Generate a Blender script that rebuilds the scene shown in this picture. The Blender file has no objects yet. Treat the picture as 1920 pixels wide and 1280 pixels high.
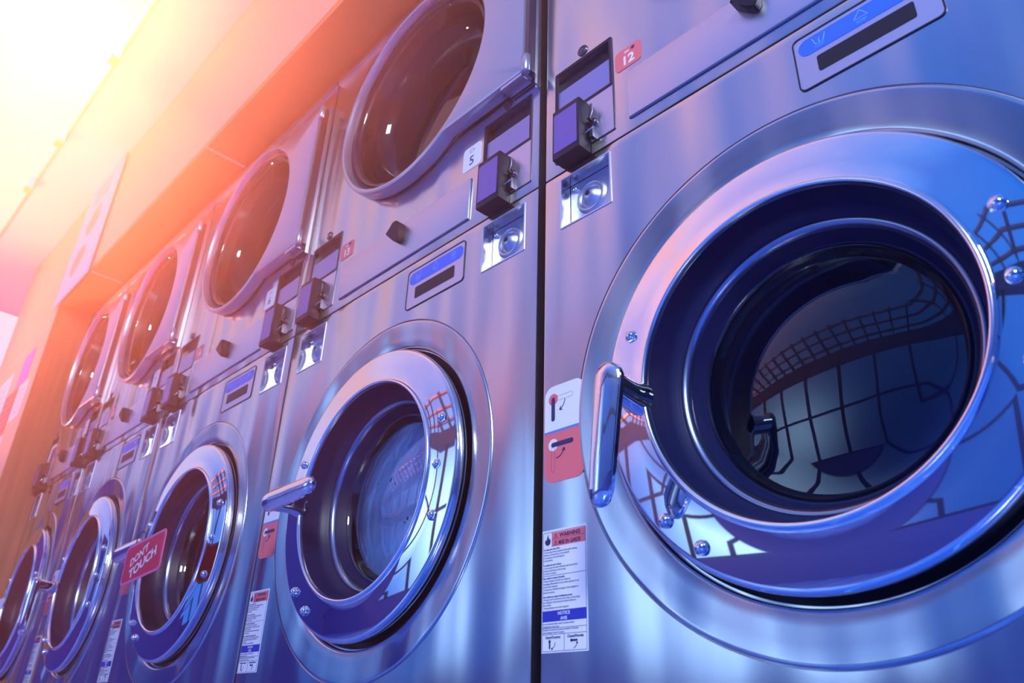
import bpy, bmesh, math, random
from mathutils import Matrix, Vector
PI = math.pi
random.seed(7)
sc = bpy.context.scene
col = sc.collection

# ------------------------------------------------------------------ camera
cam_d = bpy.data.cameras.new('camera')
cam = bpy.data.objects.new('camera', cam_d); col.objects.link(cam)
RIGHT = Vector((0.6966, 0.7169, 0.0284)); DOWN = Vector((-0.3090, 0.3355, -0.8899)); FWD = Vector((-0.6475, 0.6112, 0.4552))
FWD.normalize(); RIGHT = (RIGHT - FWD * RIGHT.dot(FWD)).normalized(); UP = -(FWD.cross(RIGHT)); UP = UP if UP.dot(DOWN) < 0 else -UP
M = Matrix(((RIGHT.x, UP.x, -FWD.x, 0.71677), (RIGHT.y, UP.y, -FWD.y, -0.74250), (RIGHT.z, UP.z, -FWD.z, 0.17234), (0, 0, 0, 1)))
cam.matrix_world = M
cam_d.sensor_width = 36; cam_d.lens = 36 * 1445.94 / 1920
cam_d.clip_start = 0.02; cam_d.clip_end = 200
cam_d.dof.use_dof = True; cam_d.dof.focus_distance = 1.25; cam_d.dof.aperture_fstop = 6.3
sc.camera = cam

# ------------------------------------------------------------------ view + sampling look
vs = sc.view_settings
vs.view_transform = 'Standard'; vs.look = 'None'; vs.gamma = 1.0; vs.use_curve_mapping = False
vs.exposure = 0.0
sc.cycles.use_denoising = True
sc.cycles.max_bounces = 10
sc.cycles.volume_bounces = 0

# ------------------------------------------------------------------ world: evening sky, warm by the sun, deep blue away from it
world = bpy.data.worlds.new('evening_sky'); sc.world = world; world.use_nodes = True
nt = world.node_tree; N = nt.nodes; Lk = nt.links; N.clear()
def nd(t, **k):
    n = N.new(t)
    for a, b in k.items(): setattr(n, a, b)
    return n
geo = nd('ShaderNodeTexCoord')
def dot(v):
    s = nd('ShaderNodeVectorMath', operation='NORMALIZE'); Lk.new(geo.outputs['Generated'], s.inputs[0])
    n = nd('ShaderNodeVectorMath', operation='DOT_PRODUCT'); Lk.new(s.outputs[0], n.inputs[0])
    n.inputs[1].default_value = Vector(v).normalized(); return n.outputs['Value']
def mth(op, a, b=None, clamp=False):
    n = nd('ShaderNodeMath', operation=op); n.use_clamp = clamp
    for i, x in enumerate((a, b)):
        if x is None: continue
        if isinstance(x, (int, float)): n.inputs[i].default_value = x
        else: Lk.new(x, n.inputs[i])
    return n.outputs[0]
noi = nd('ShaderNodeTexNoise'); noi.inputs['Scale'].default_value = 2.6; noi.inputs['Detail'].default_value = 4
mp = nd('ShaderNodeMapping'); mp.inputs['Scale'].default_value = (1, 1, 2.2); Lk.new(geo.outputs['Generated'], mp.inputs[0]); Lk.new(mp.outputs[0], noi.inputs['Vector'])
a1 = dot((-0.55, 0.25, 0.80))
a1n = mth('ADD', a1, mth('MULTIPLY', mth('SUBTRACT', noi.outputs[0], 0.5), 0.46))
ramp = nd('ShaderNodeValToRGB'); Lk.new(mth('MULTIPLY', mth('ADD', a1n, 1.0), 0.5), ramp.inputs[0])
cr = ramp.color_ramp; cr.elements.remove(cr.elements[1])
stops = [(0.0, (0.01, 0.04, 0.30)), (0.45, (0.02, 0.10, 0.60)), (0.58, (0.02, 0.20, 0.95)), (0.68, (0.02, 0.19, 0.95)), (0.74, (0.07, 0.30, 1.12)),
         (0.80, (0.34, 0.46, 1.20)), (0.86, (0.66, 0.64, 1.15)), (0.92, (0.90, 0.55, 0.72)), (1.0, (0.95, 0.50, 0.48))]
cr.elements[0].position = 0; cr.elements[0].color = stops[0][1] + (1,)
for p_, c_ in stops[1:]:
    e = cr.elements.new(p_); e.color = c_ + (1,)
SUN = Vector((-0.7551, 0.058, 0.653)).normalized()
s1 = dot(SUN)
glow = mth('POWER', mth('MAXIMUM', s1, 0.0), 20.0)
core = mth('POWER', mth('MAXIMUM', s1, 0.0), 300.0)
def addc(base, fac, c):
    m = nd('ShaderNodeMix', data_type='RGBA', blend_type='ADD'); m.inputs[0].default_value = 1
    v = nd('ShaderNodeVectorMath', operation='SCALE'); v.inputs[0].default_value = c; Lk.new(fac, v.inputs['Scale'])
    Lk.new(base, m.inputs[6]); Lk.new(v.outputs[0], m.inputs[7]); return m.outputs[2]
c = addc(ramp.outputs[0], glow, (0.22, 0.12, 0.03))
c = addc(c, core, (0.9, 0.9, 0.6))
c = addc(c, mth('POWER', mth('MAXIMUM', dot((-0.52, -0.84, 0.16)), 0.0), 60.0), (1.3, 2.1, 3.0))
bg = nd('ShaderNodeBackground'); Lk.new(c, bg.inputs[0]); bg.inputs[1].default_value = 1.0
out = nd('ShaderNodeOutputWorld'); Lk.new(bg.outputs[0], out.inputs[0])

def lamp(name, kind, loc, aim, energy, color, size, **k):
    d = bpy.data.lights.new(name, kind); d.energy = energy; d.color = color
    if kind == 'SPOT': d.spot_size = math.radians(k['spot']); d.spot_blend = k['blend']; d.shadow_soft_size = size
    elif kind == 'AREA': d.size = size
    o = bpy.data.objects.new(name, d); col.objects.link(o); o.location = loc
    o.rotation_euler = (Vector(loc) - Vector(aim)).to_track_quat('Z', 'Y').to_euler(); return o
# added unseen warm fill past the end of the row, lighting the wall and ceiling
lamp('warm_fill_spot', 'SPOT', (-5.2, -1.7, 0.9), (-2.3, -0.1, 2.35), 480, (1.0, 0.40, 0.24), 0.12, spot=48, blend=0.9)
# added unseen cool fill behind the camera that lifts stickers and labels
lamp('cool_fill_area', 'AREA', (2.7, -2.6, 2.7), (-0.6, 0.0, 1.0), 190, (0.72, 0.84, 1.0), 0.8)
# low evening sun, raking along the row from the bright end of the sky
sun = lamp('sun', 'SUN', (-6, -2, 5), (-6 + 0.755, -2 - 0.03, 5 - 0.655), 12.0, (1.0, 0.16, 0.045), 0)
sun.data.angle = math.radians(2)

# ------------------------------------------------------------------ materials
def mat(name, color=(0.5, 0.5, 0.5), metal=0.0, rough=0.5, **k):
    m = bpy.data.materials.new(name); m.use_nodes = True
    b = m.node_tree.nodes['Principled BSDF']
    b.inputs['Base Color'].default_value = tuple(color) + (1,)
    b.inputs['Metallic'].default_value = metal; b.inputs['Roughness'].default_value = rough
    for kk, v in k.items(): b.inputs[kk.replace('_', ' ')].default_value = v
    return m
def bumpy(m, scale, vec, strength, dist, detail=2.0, rough_var=None, second=None):
    t = m.node_tree; b = t.nodes['Principled BSDF']
    tc = t.nodes.new('ShaderNodeTexCoord'); mp = t.nodes.new('ShaderNodeMapping'); mp.inputs['Scale'].default_value = vec
    t.links.new(tc.outputs['Object'], mp.inputs[0])
    # every instance gets its own stretch of the pattern
    oi = t.nodes.new('ShaderNodeObjectInfo')
    ad = t.nodes.new('ShaderNodeVectorMath'); ad.operation = 'SCALE'; ad.inputs[0].default_value = (7, 3, 5)
    t.links.new(oi.outputs['Random'], ad.inputs['Scale']); t.links.new(ad.outputs[0], mp.inputs['Location'])
    n = t.nodes.new('ShaderNodeTexNoise'); n.inputs['Scale'].default_value = scale; n.inputs['Detail'].default_value = detail
    t.links.new(mp.outputs[0], n.inputs['Vector'])
    bu = t.nodes.new('ShaderNodeBump'); bu.inputs['Strength'].default_value = strength; bu.inputs['Distance'].default_value = dist
    t.links.new(n.outputs[0], bu.inputs['Height']); t.links.new(bu.outputs[0], b.inputs['Normal'])
    if rough_var:
        n2 = t.nodes.new('ShaderNodeTexNoise'); n2.inputs['Scale'].default_value = rough_var[0]; n2.inputs['Detail'].default_value = 5
        t.links.new(mp.outputs[0], n2.inputs['Vector'])
        mr = t.nodes.new('ShaderNodeMapRange'); mr.inputs['From Min'].default_value = 0.35; mr.inputs['From Max'].default_value = 0.7
        mr.inputs['To Min'].default_value = rough_var[1]; mr.inputs['To Max'].default_value = rough_var[2]
        t.links.new(n2.outputs[0], mr.inputs[0]); t.links.new(mr.outputs[0], b.inputs['Roughness'])
    return m
STEEL = bumpy(mat('stainless_steel', (0.60, 0.60, 0.62), 1, 0.24), 3.4, (2.1, 1.0, 0.32), 1.0, 0.024, 1.2, (5.0, 0.17, 0.25))
STEEL_IN = bumpy(mat('pressed_steel', (0.62, 0.64, 0.74), 1, 0.34), 14, (1, 1, 1), 0.4, 0.002)
PANEL = bumpy(mat('satin_panel', (0.66, 0.64, 0.74), 1, 0.36), 4, (1, 1, 0.5), 0.3, 0.006)
CHROME = bumpy(mat('polished_chrome', (0.80, 0.80, 0.82), 1, 0.03), 5.0, (1, 1, 1), 0.25, 0.006, 0.0)
BRIGHT = mat('bright_lip_metal', (0.95, 0.95, 0.97), 1, 0.16)
DOORPAINT = mat('dryer_door_paint', (0.52, 0.50, 0.58), 0.75, 0.30)
BLACK = mat('black_plastic', (0.012, 0.010, 0.020), 0, 0.45, Specular_IOR_Level=0.35)
RUBBER = mat('black_rubber', (0.005, 0.008, 0.055), 0, 0.42, Specular_IOR_Level=0.35)
GAP = mat('dark_gap_tone', (0.008, 0.008, 0.045), 0.0, 0.5)
BAND = mat('inner_steel_band', (0.30, 0.34, 0.46), 1, 0.22)
GLASS = mat('door_glass', (0.82, 0.88, 0.97), 0, 0.0, Transmission_Weight=1.0, IOR=1.75)
DGLASS = mat('dryer_glass', (0.62, 0.5, 0.5), 0, 0.0, Transmission_Weight=1.0, IOR=1.5)
WHITE = mat('white_vinyl', (0.86, 0.86, 0.88), 0, 0.35)
CORAL = mat('coral_vinyl', (0.87, 0.16, 0.17), 0, 0.35)
NAVY = mat('navy_ink', (0.02, 0.02, 0.10), 0, 0.4)
INKBLUE = mat('blue_ink', (0.02, 0.03, 0.42), 0, 0.4)
LINEBLUE = mat('light_blue_ink', (0.05, 0.25, 0.70), 0, 0.4)
PILL = mat('blue_panel_print', (0.03, 0.14, 0.80), 0, 0.35)
ICON = mat('pale_blue_print', (0.20, 0.45, 0.95), 0, 0.4)
SCREEN = mat('tinted_screen', (0.22, 0.22, 0.50), 0.3, 0.15)
FACE = mat('violet_plate', (0.14, 0.10, 0.42), 0.2, 0.25)
EDGE = mat('pale_edge', (0.6, 0.6, 0.75), 0.6, 0.3)
DARKMETAL = mat('dark_key_metal', (0.14, 0.12, 0.15), 1, 0.3)
REDTAG = mat('red_tag_card', (0.70, 0.015, 0.06), 0, 0.35)
PINKEDGE = mat('pink_tag_border', (0.85, 0.15, 0.35), 0, 0.4)
GREY = mat('grey_ink', (0.35, 0.35, 0.42), 0, 0.5)
ORANGE = mat('orange_soffit_board', (0.86, 0.26, 0.06), 0, 0.5)
PEACH = mat('peach_wall_paint', (0.88, 0.50, 0.33), 0, 0.6)
PALEJ = mat('pale_joint_strip', (0.95, 0.62, 0.5), 0, 0.5)
CEIL = mat('ceiling_paint', (0.92, 0.80, 0.78), 0, 0.7)
LILAC = mat('lilac_banner_print', (0.90, 0.55, 0.85), 0, 0.5)
ORSHAPE = mat('orange_banner_print', (0.85, 0.33, 0.25), 0, 0.5)
YELLOW = mat('yellow_bracket_paint', (0.95, 0.62, 0.18), 0, 0.5)
PAPER = mat('white_paper', (0.80, 0.80, 0.84), 0, 0.7)
PURPLE = mat('purple_paper', (0.36, 0.16, 0.75), 0, 0.7)
REDPAPER = mat('red_paper', (0.80, 0.12, 0.15), 0, 0.7)
FRAME = mat('dark_blue_frame_paint', (0.004, 0.02, 0.13), 0.2, 0.4)
LOWWALL = mat('low_wall_paint', (0.03, 0.08, 0.42), 0, 0.6)
def wood(name, c1, c2):
    m = mat(name, c1, 0, 0.5); t = m.node_tree; b = t.nodes['Principled BSDF']
    tc = t.nodes.new('ShaderNodeTexCoord'); mp = t.nodes.new('ShaderNodeMapping'); mp.inputs['Scale'].default_value = (14, 14, 0.7)
    n = t.nodes.new('ShaderNodeTexNoise'); n.inputs['Scale'].default_value = 2.5; n.inputs['Detail'].default_value = 5
    r = t.nodes.new('ShaderNodeValToRGB'); r.color_ramp.elements[0].color = c1 + (1,); r.color_ramp.elements[1].color = c2 + (1,)
    r.color_ramp.elements[0].position = 0.35; r.color_ramp.elements[1].position = 0.65
    t.links.new(tc.outputs['Object'], mp.inputs[0]); t.links.new(mp.outputs[0], n.inputs['Vector']); t.links.new(n.outputs[0], r.inputs[0]); t.links.new(r.outputs[0], b.inputs['Base Color'])
    return m
WOOD = wood('brown_wood_veneer', (0.36, 0.13, 0.06), (0.46, 0.17, 0.08))
def tilemat():
    m = mat('blue_grey_floor_tile', (0.1, 0.2, 0.6), 0, 0.2); t = m.node_tree; b = t.nodes['Principled BSDF']
    tc = t.nodes.new('ShaderNodeTexCoord'); br = t.nodes.new('ShaderNodeTexBrick'); br.offset = 0
    br.inputs['Color1'].default_value = (0.015, 0.13, 0.70, 1); br.inputs['Color2'].default_value = (0.02, 0.16, 0.78, 1); br.inputs['Mortar'].default_value = (0.08, 0.35, 1.0, 1)
    br.inputs['Scale'].default_value = 1; br.inputs['Brick Width'].default_value = 0.3; br.inputs['Row Height'].default_value = 0.3; br.inputs['Mortar Size'].default_value = 0.010
    t.links.new(tc.outputs['Object'], br.inputs['Vector']); t.links.new(br.outputs[0], b.inputs['Base Color']); return m
TILE = tilemat()
def drum_mat():
    m = mat('lit_perforated_steel', (0.4, 0.55, 0.9), 0.75, 0.26); t = m.node_tree; b = t.nodes['Principled BSDF']
    tc = t.nodes.new('ShaderNodeTexCoord'); mp = t.nodes.new('ShaderNodeMapping'); mp.inputs['Scale'].default_value = (1, 0, 1)
    v = t.nodes.new('ShaderNodeTexVoronoi'); v.inputs['Scale'].default_value = 34
    w = t.nodes.new('ShaderNodeTexNoise'); w.inputs['Scale'].default_value = 9; w.inputs['Detail'].default_value = 4
    gt = t.nodes.new('ShaderNodeMath'); gt.operation = 'LESS_THAN'; gt.inputs[1].default_value = 0.13
    pn = t.nodes.new('ShaderNodeMath'); pn.operation = 'GREATER_THAN'; pn.inputs[1].default_value = 0.56
    mu = t.nodes.new('ShaderNodeMath'); mu.operation = 'MULTIPLY'
    mx = t.nodes.new('ShaderNodeMix'); mx.data_type = 'RGBA'; mx.inputs[6].default_value = (0.42, 0.60, 0.95, 1); mx.inputs[7].default_value = (0.02, 0.03, 0.10, 1)
    t.links.new(tc.outputs['Object'], mp.inputs[0]); t.links.new(mp.outputs[0], v.inputs['Vector']); t.links.new(tc.outputs['Object'], w.inputs['Vector'])
    t.links.new(v.outputs['Distance'], gt.inputs[0]); t.links.new(w.outputs[0], pn.inputs[0]); t.links.new(gt.outputs[0], mu.inputs[0]); t.links.new(pn.outputs[0], mu.inputs[1])
    t.links.new(mu.outputs[0], mx.inputs[0]); t.links.new(mx.outputs[2], b.inputs['Base Color'])
    bu = t.nodes.new('ShaderNodeBump'); bu.inputs['Strength'].default_value = 0.6; bu.inputs['Distance'].default_value = 0.006
    t.links.new(w.outputs[0], bu.inputs['Height']); t.links.new(bu.outputs[0], b.inputs['Normal'])
    return m
DRUM_LIT = drum_mat()  # brighter copy of the drum steel, light put into its colour
DRUM_SHADE = mat('shaded_drum_steel', (0.02, 0.04, 0.20), 0.7, 0.35)  # shade of the drum interior put into the steel colour

# ------------------------------------------------------------------ mesh helpers
def link(name, me, m=None, parent=None, loc=None, rot=None):
    o = bpy.data.objects.new(name, me); col.objects.link(o)
    if m is not None and me is not None and hasattr(me, 'materials'):
        me.materials.clear()
        for x in (m if isinstance(m, (list, tuple)) else [m]): me.materials.append(x)
    if parent: o.parent = parent
    if loc: o.location = loc
    if rot: o.rotation_euler = rot
    return o
def finish(bm, name, m, parent=None, smooth=True, angle=32, **k):
    bmesh.ops.recalc_face_normals(bm, faces=bm.faces)
    me = bpy.data.meshes.new(name); bm.to_mesh(me); bm.free()
    if smooth:
        for p_ in me.polygons: p_.use_smooth = True
        me.set_sharp_from_angle(angle=math.radians(angle))
    return link(name, me, m, parent, **k)
def bbox(bm, x0, x1, y0, y1, z0, z1, bev=0.0, seg=2, mi=0):
    r = bmesh.ops.create_cube(bm, size=1)['verts']
    for v in r: v.co = Vector(((x0 + x1) / 2 + v.co.x * (x1 - x0), (y0 + y1) / 2 + v.co.y * (y1 - y0), (z0 + z1) / 2 + v.co.z * (z1 - z0)))
    fs = list({f for v in r for f in v.link_faces})
    for f in fs: f.material_index = mi
    if bev:
        es = list({e for v in r for e in v.link_edges})
        bmesh.ops.bevel(bm, geom=es, offset=bev, segments=seg, affect='EDGES', profile=0.7)
    return r
def box(name, x0, x1, y0, y1, z0, z1, m, parent=None, bev=0.0, seg=2, **k):
    bm = bmesh.new(); bbox(bm, x0, x1, y0, y1, z0, z1, bev, seg)
    return finish(bm, name, m, parent, smooth=bev > 0, angle=50, **k)
def lathe_bm(bm, prof, cx=0, cz=0, seg=128, mi=0):
    rings = []
    for r, y in prof:
        if r < 1e-6: rings.append([bm.verts.new((cx, y, cz))])
        else: rings.append([bm.verts.new((cx + r * math.cos(2 * PI * i / seg), y, cz + r * math.sin(2 * PI * i / seg))) for i in range(seg)])
    for a, b in zip(rings, rings[1:]):
        for i in range(seg):
            j = (i + 1) % seg
            if len(a) == 1: f = bm.faces.new((a[0], b[i], b[j]))
            elif len(b) == 1: f = bm.faces.new((a[i], a[j], b[0]))
            else: f = bm.faces.new((a[i], a[j], b[j], b[i]))
            f.material_index = mi
def lathe(name, prof, cx, cz, m, parent=None, seg=128, angle=35, **k):
    bm = bmesh.new(); lathe_bm(bm, prof, cx, cz, seg); return finish(bm, name, m, parent, angle=angle, **k)
def rrect(x0, x1, z0, z1, r, n=6):
    pts = []
    if isinstance(r, (int, float)): r = (r,) * 4      # tr, tl, bl, br
    for (cx, cz, rr, a0) in ((x1 - r[0], z1 - r[0], r[0], 0), (x0 + r[1], z1 - r[1], r[1], 90), (x0 + r[2], z0 + r[2], r[2], 180), (x1 - r[3], z0 + r[3], r[3], 270)):
        if rr <= 0: pts.append((cx, cz)); continue
        for i in range(n + 1):
            a = math.radians(a0 + 90 * i / n); pts.append((cx + rr * math.cos(a), cz + rr * math.sin(a)))
    return pts
def prism(bm, pts, y0, y1, mi=0):
    """closed outline in x,z, from y0 (front, smaller) to y1"""
    a = [bm.verts.new((x, y0, z)) for x, z in pts]; b = [bm.verts.new((x, y1, z)) for x, z in pts]
    fs = [bm.faces.new(a), bm.faces.new(list(reversed(b)))]
    for i in range(len(pts)):
        j = (i + 1) % len(pts); fs.append(bm.faces.new((a[j], a[i], b[i], b[j])))
    for f in fs: f.material_index = mi
def plate(name, pts, y0, y1, m, parent=None, **k):
    bm = bmesh.new(); prism(bm, pts, y0, y1); return finish(bm, name, m, parent, smooth=False, **k)
def frame_outline(bm, po, pi, y0, y1, mi=0):
    """flat ring between two outlines with the same count"""
    n = len(po)
    A = [bm.verts.new((x, y0, z)) for x, z in po]; B = [bm.verts.new((x, y0, z)) for x, z in pi]
    C = [bm.verts.new((x, y1, z)) for x, z in po]; D = [bm.verts.new((x, y1, z)) for x, z in pi]
    for i in range(n):
        j = (i + 1) % n
        for q in ((A[i], A[j], B[j], B[i]), (A[j], A[i], C[i], C[j]), (B[i], B[j], D[j], D[i])):
            bm.faces.new(q).material_index = mi
def circle(cx, cz, r, n=20, a0=0, a1=360):
    full = abs(a1 - a0) >= 360
    return [(cx + r * math.cos(math.radians(a0 + (a1 - a0) * i / n)), cz + r * math.sin(math.radians(a0 + (a1 - a0) * i / n))) for i in range(n if full else n + 1)]
def stroke(bm, pts, w, y0, y1, closed=False, mi=0):
    """a thin flat line of width w along pts, in x,z"""
    n = len(pts)
    for i in range(n if closed else n - 1):
        a = Vector(pts[i]); b = Vector(pts[(i + 1) % n]); d = (b - a)
        if d.length < 1e-7: continue
        d.normalize(); p_ = Vector((-d.y, d.x)) * w / 2; a = a - d * w * 0.3; b = b + d * w * 0.3
        prism(bm, [tuple(a + p_), tuple(a - p_), tuple(b - p_), tuple(b + p_)], y0, y1, mi)
TXT = {}
def text(name, s, x, z, y, size, m, parent=None, bold=0.0, align='LEFT', sx=1.0, rot=0.0):
    """writing standing in the x,z plane, facing -y"""
    key = (s, size, bold, align, m.name)
    if key not in TXT:
        cu = bpy.data.curves.new('t', 'FONT'); cu.body = s; cu.size = size; cu.offset = bold * size; cu.align_x = align; cu.align_y = 'BOTTOM_BASELINE'
        cu.resolution_u = 3; cu.extrude = 0.00005
        o = bpy.data.objects.new('t', cu); col.objects.link(o)
        dg = bpy.context.evaluated_depsgraph_get(); me = bpy.data.meshes.new_from_object(o.evaluated_get(dg))
        bpy.data.objects.remove(o); bpy.data.curves.remove(cu); me.name = name
        me.materials.clear(); me.materials.append(m); TXT[key] = me
    o = link(name, TXT[key], None, parent, loc=(x, y, z), rot=(PI / 2, 0, 0)); o.scale = (sx, 1, 1)
    if rot: o.rotation_euler = (PI / 2, -rot, 0)
    return o
def joined_text(name, items, m, parent):
    """several lines of print as one mesh. items: (s, x, z, size, bold, align, sx); y from the first"""
    bm = bmesh.new()
    for (s, x, z, y, size, bold, align, sx) in items:
        o = text('t', s, x, z, y, size, m, None, bold, align, sx)
        o.rotation_euler = (PI / 2, 0, 0)
        mtx = Matrix.Translation((x, y, z)) @ Matrix.Rotation(PI / 2, 4, 'X') @ Matrix.Diagonal((sx, 1, 1, 1))
        tmp = bmesh.new(); tmp.from_mesh(o.data); tmp.transform(mtx)
        me = bpy.data.meshes.new('tmp'); tmp.to_mesh(me); tmp.free(); bm.from_mesh(me); bpy.data.meshes.remove(me); bpy.data.objects.remove(o)
    me = bpy.data.meshes.new(name); bm.to_mesh(me); bm.free()
    return link(name, me, m, parent)
def arc_arrow(bm, cx, cz, r, a0, a1, w, y0, y1, head):
    pts = circle(cx, cz, r, 10, a0, a1); stroke(bm, pts, w, y0, y1)
    e = Vector(pts[-1]); d = (Vector(pts[-1]) - Vector(pts[-2])).normalized(); 
    for s in (-1, 1):
        q = Matrix.Rotation(math.radians(145 * s), 2) @ d
        stroke(bm, [tuple(e), tuple(e + q * head)], w, y0, y1)
def empty(name, loc=(0, 0, 0), parent=None):
    o = bpy.data.objects.new(name, None); col.objects.link(o); o.location = loc; o.empty_display_size = 0.1
    if parent: o.parent = parent
    return o
def tag(o, label, cat=None, group=None, kind=None):
    o['label'] = label
    if cat: o['category'] = cat
    if group: o['group'] = group
    if kind: o['kind'] = kind
    return o
def struct(o, label=None):
    o['kind'] = 'structure'
    if label: o['label'] = label
    return o
def boolean(o, cutters):
    for c_ in cutters:
        md = o.modifiers.new('b', 'BOOLEAN'); md.operation = 'DIFFERENCE'; md.solver = 'EXACT'; md.object = c_
    dg = bpy.context.evaluated_depsgraph_get(); dg.update()
    me = bpy.data.meshes.new_from_object(o.evaluated_get(dg)); o.modifiers.clear(); old = o.data; o.data = me; me.name = old.name
    bpy.data.meshes.remove(old)
    for c_ in cutters:
        d = c_.data; bpy.data.objects.remove(c_); bpy.data.meshes.remove(d)
    for p_ in me.polygons: p_.use_smooth = True
    me.set_sharp_from_angle(angle=math.radians(20))

W = 0.797                                   # width of a machine
CX, CZ = 0.388, 0.555                       # centre of the washer door
ZS = 1.0                                    # seam between washer and dryer

# ------------------------------------------------------------------ washer
def make_washer():
    t = empty('washing_machine')
    cab = box('cabinet', 0, W, 0, 0.75, 0.10, ZS - 0.0015, STEEL, t, bev=0.003)
    cut = [box('c', 0.035, 0.137, -0.02, 0.0265, 0.889, 0.985, STEEL), box('c', 0.660, 0.765, -0.02, 0.0265, 0.889, 0.985, STEEL),
           lathe('c', [(0, -0.05), (0.3225, -0.05), (0.3225, 0.014), (0.264, 0.014), (0.264, 0.60), (0, 0.60)], CX, CZ, STEEL, seg=160)]
    boolean(cab, cut); cab.data.materials.clear(); cab.data.materials.append(STEEL)
    box('plinth', 0.03, W - 0.03, 0.04, 0.72, 0.0, 0.0995, BLACK, t)
    # pressed surround of the door opening with its fine groove
    lathe('door_surround', [(0.3223, 0.010), (0.3223, 0.0015), (0.3212, 0.0022), (0.3200, -0.0005), (0.3180, -0.0016), (0.3150, -0.0014), (0.300, 0.0006), (0.285, 0.0026),
                            (0.272, 0.0038), (0.2685, 0.0050), (0.2665, 0.0085), (0.2660, 0.040), (0.2660, 0.060)], CX, CZ, STEEL, t, seg=160, angle=50)
    lathe('opening_shadow_ring', [(0.2655, 0.055), (0.20, 0.055), (0.20, 0.07)], CX, CZ, GAP, t)  # dark ring, its colour stands for the shade behind the door edge
    # two coin-return cups
    for x0, x1 in ((0.035, 0.137), (0.660, 0.765)):
        cx = (x0 + x1) / 2
        bm = bmesh.new()
        # thin bright rim, the back plate with its domed boss, bolts
        frame_outline(bm, rrect(x0 - 0.0015, x1 + 0.0015, 0.8875, 0.9865, 0.002, 2), rrect(x0 + 0.0008, x1 - 0.0008, 0.8898, 0.9842, 0.001, 2), -0.0012, 0.001)
        cup = finish(bm, 'coin_return_cup', EDGE, t, smooth=False)
        bx, bz = cx - 0.006, 0.943
        bm = bmesh.new()
        bbox(bm, x0 + 0.001, x1 - 0.001, 0.0235, 0.0262, 0.890, 0.984)
        lathe_bm(bm, [(0.0310, 0.0236), (0.0290, 0.0215), (0.0265, 0.0190), (0.0240, 0.0190), (0.0215, 0.0225), (0.0190, 0.0232), (0.0150, 0.0185), (0.0100, 0.0140), (0.0050, 0.0125), (0.0044, 0.0140), (0.0, 0.0140)], bx, bz, 40)
        finish(bm, 'boss_plate', STEEL_IN, cup, angle=60)
        lathe('boss_hole', [(0.0046, 0.0123), (0, 0.0123)], bx, bz + 0.0, BLACK, cup, seg=20)
        for px, pz in ((x0 + 0.012, 0.972), (x1 - 0.010, 0.972), (x0 + 0.012, 0.899), (x1 - 0.010, 0.899)):
            lathe('corner_bolt', [(0.0052, 0.0236), (0.0052, 0.0200), (0.004, 0.0178), (0, 0.0172)], px, pz, BRIGHT, cup, seg=20, angle=60)
        text('pressed_word', 'RETURN', cx, 0.9680, 0.0232, 0.0115, EDGE, cup, 0.0, 'CENTER', 1.1)
    # control display
    bm = bmesh.new(); frame_outline(bm, rrect(0.4405, 0.6135, 0.8940, 0.9820, 0.009), rrect(0.4425, 0.6115, 0.8960, 0.9800, 0.0075), -0.0014, 0.001)
    cp = finish(bm, 'control_display', BLACK, t, smooth=False)
    plate('display_backing', rrect(0.4425, 0.6115, 0.8960, 0.9800, 0.0075), -0.0006, 0.001, PANEL, cp)
    plate('blue_strip', rrect(0.4475, 0.6075, 0.9470, 0.9740, 0.0132), -0.0011, 0, PILL, cp)
    plate('dark_readout', rrect(0.4680, 0.5850, 0.9130, 0.9380, 0.0032), -0.0012, 0, BLACK, cp)
    bm = bmesh.new(); y0, y1 = -0.0015, -0.001
    def few(cx):
        for k in range(3): stroke(bm, [(cx - 0.007 + 0.001 * k, 0.9545 - 0.0017 * k), (cx + 0.007 - 0.001 * k, 0.9545 - 0.0017 * k)], 0.0005, y0, y1)
    few(0.475)
    for dx in (-0.0085, 0.0085): stroke(bm, [(0.475 + dx, 0.969), (0.475 + dx * 0.55, 0.957)], 0.0010, y0, y1)
    stroke(bm, [(0.475, 0.966), (0.475, 0.958)], 0.0009, y0, y1); stroke(bm, [(0.4705, 0.957), (0.4795, 0.957)], 0.0009, y0, y1)
    finish(bm, 'washtub_symbol', ICON, cp, smooth=False); bm = bmesh.new(); few(0.5275)
    stroke(bm, [(0.519, 0.9585), (0.5275, 0.971), (0.536, 0.9585)], 0.0009, y0, y1, True)
    finish(bm, 'triangle_symbol', ICON, cp, smooth=False); bm = bmesh.new(); few(0.580)
    stroke(bm, circle(0.580, 0.9645, 0.0058, 16), 0.0008, y0, y1, True); stroke(bm, circle(0.580, 0.9645, 0.0024, 10), 0.0008, y0, y1, True)
    for a in range(0, 360, 60): stroke(bm, [(0.580 + 0.0028 * math.cos(math.radians(a)), 0.9645 + 0.0028 * math.sin(math.radians(a))), (0.580 + 0.0055 * math.cos(math.radians(a)), 0.9645 + 0.0055 * math.sin(math.radians(a)))], 0.0007, y0, y1)
    finish(bm, 'flower_symbol', ICON, cp, smooth=False)
    # handle sticker: upper half white, lower half coral
    st = plate('handle_sticker', rrect(0.004, 0.078, 0.552, 0.621, (0.016, 0.016, 0, 0)), -0.0006, 0.0005, WHITE, t); st['label'] = 'white and coral sticker showing how the handle turns'
    plate('coral_half', rrect(0.004, 0.078, 0.479, 0.552, (0, 0, 0.016, 0.016)), -0.0006, 0.0005, CORAL, st)
    plate('dividing_line', rrect(0.004, 0.078, 0.5505, 0.5535, 0), -0.0008, 0, LINEBLUE, st)
    plate('coral_dot', circle(0.0205, 0.6005, 0.0088), -0.0008, 0, CORAL, st); plate('white_dot', circle(0.0205, 0.5325, 0.0088), -0.0008, 0, WHITE, st)
    bm = bmesh.new(); y0, y1 = -0.0011, -0.0007
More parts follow.
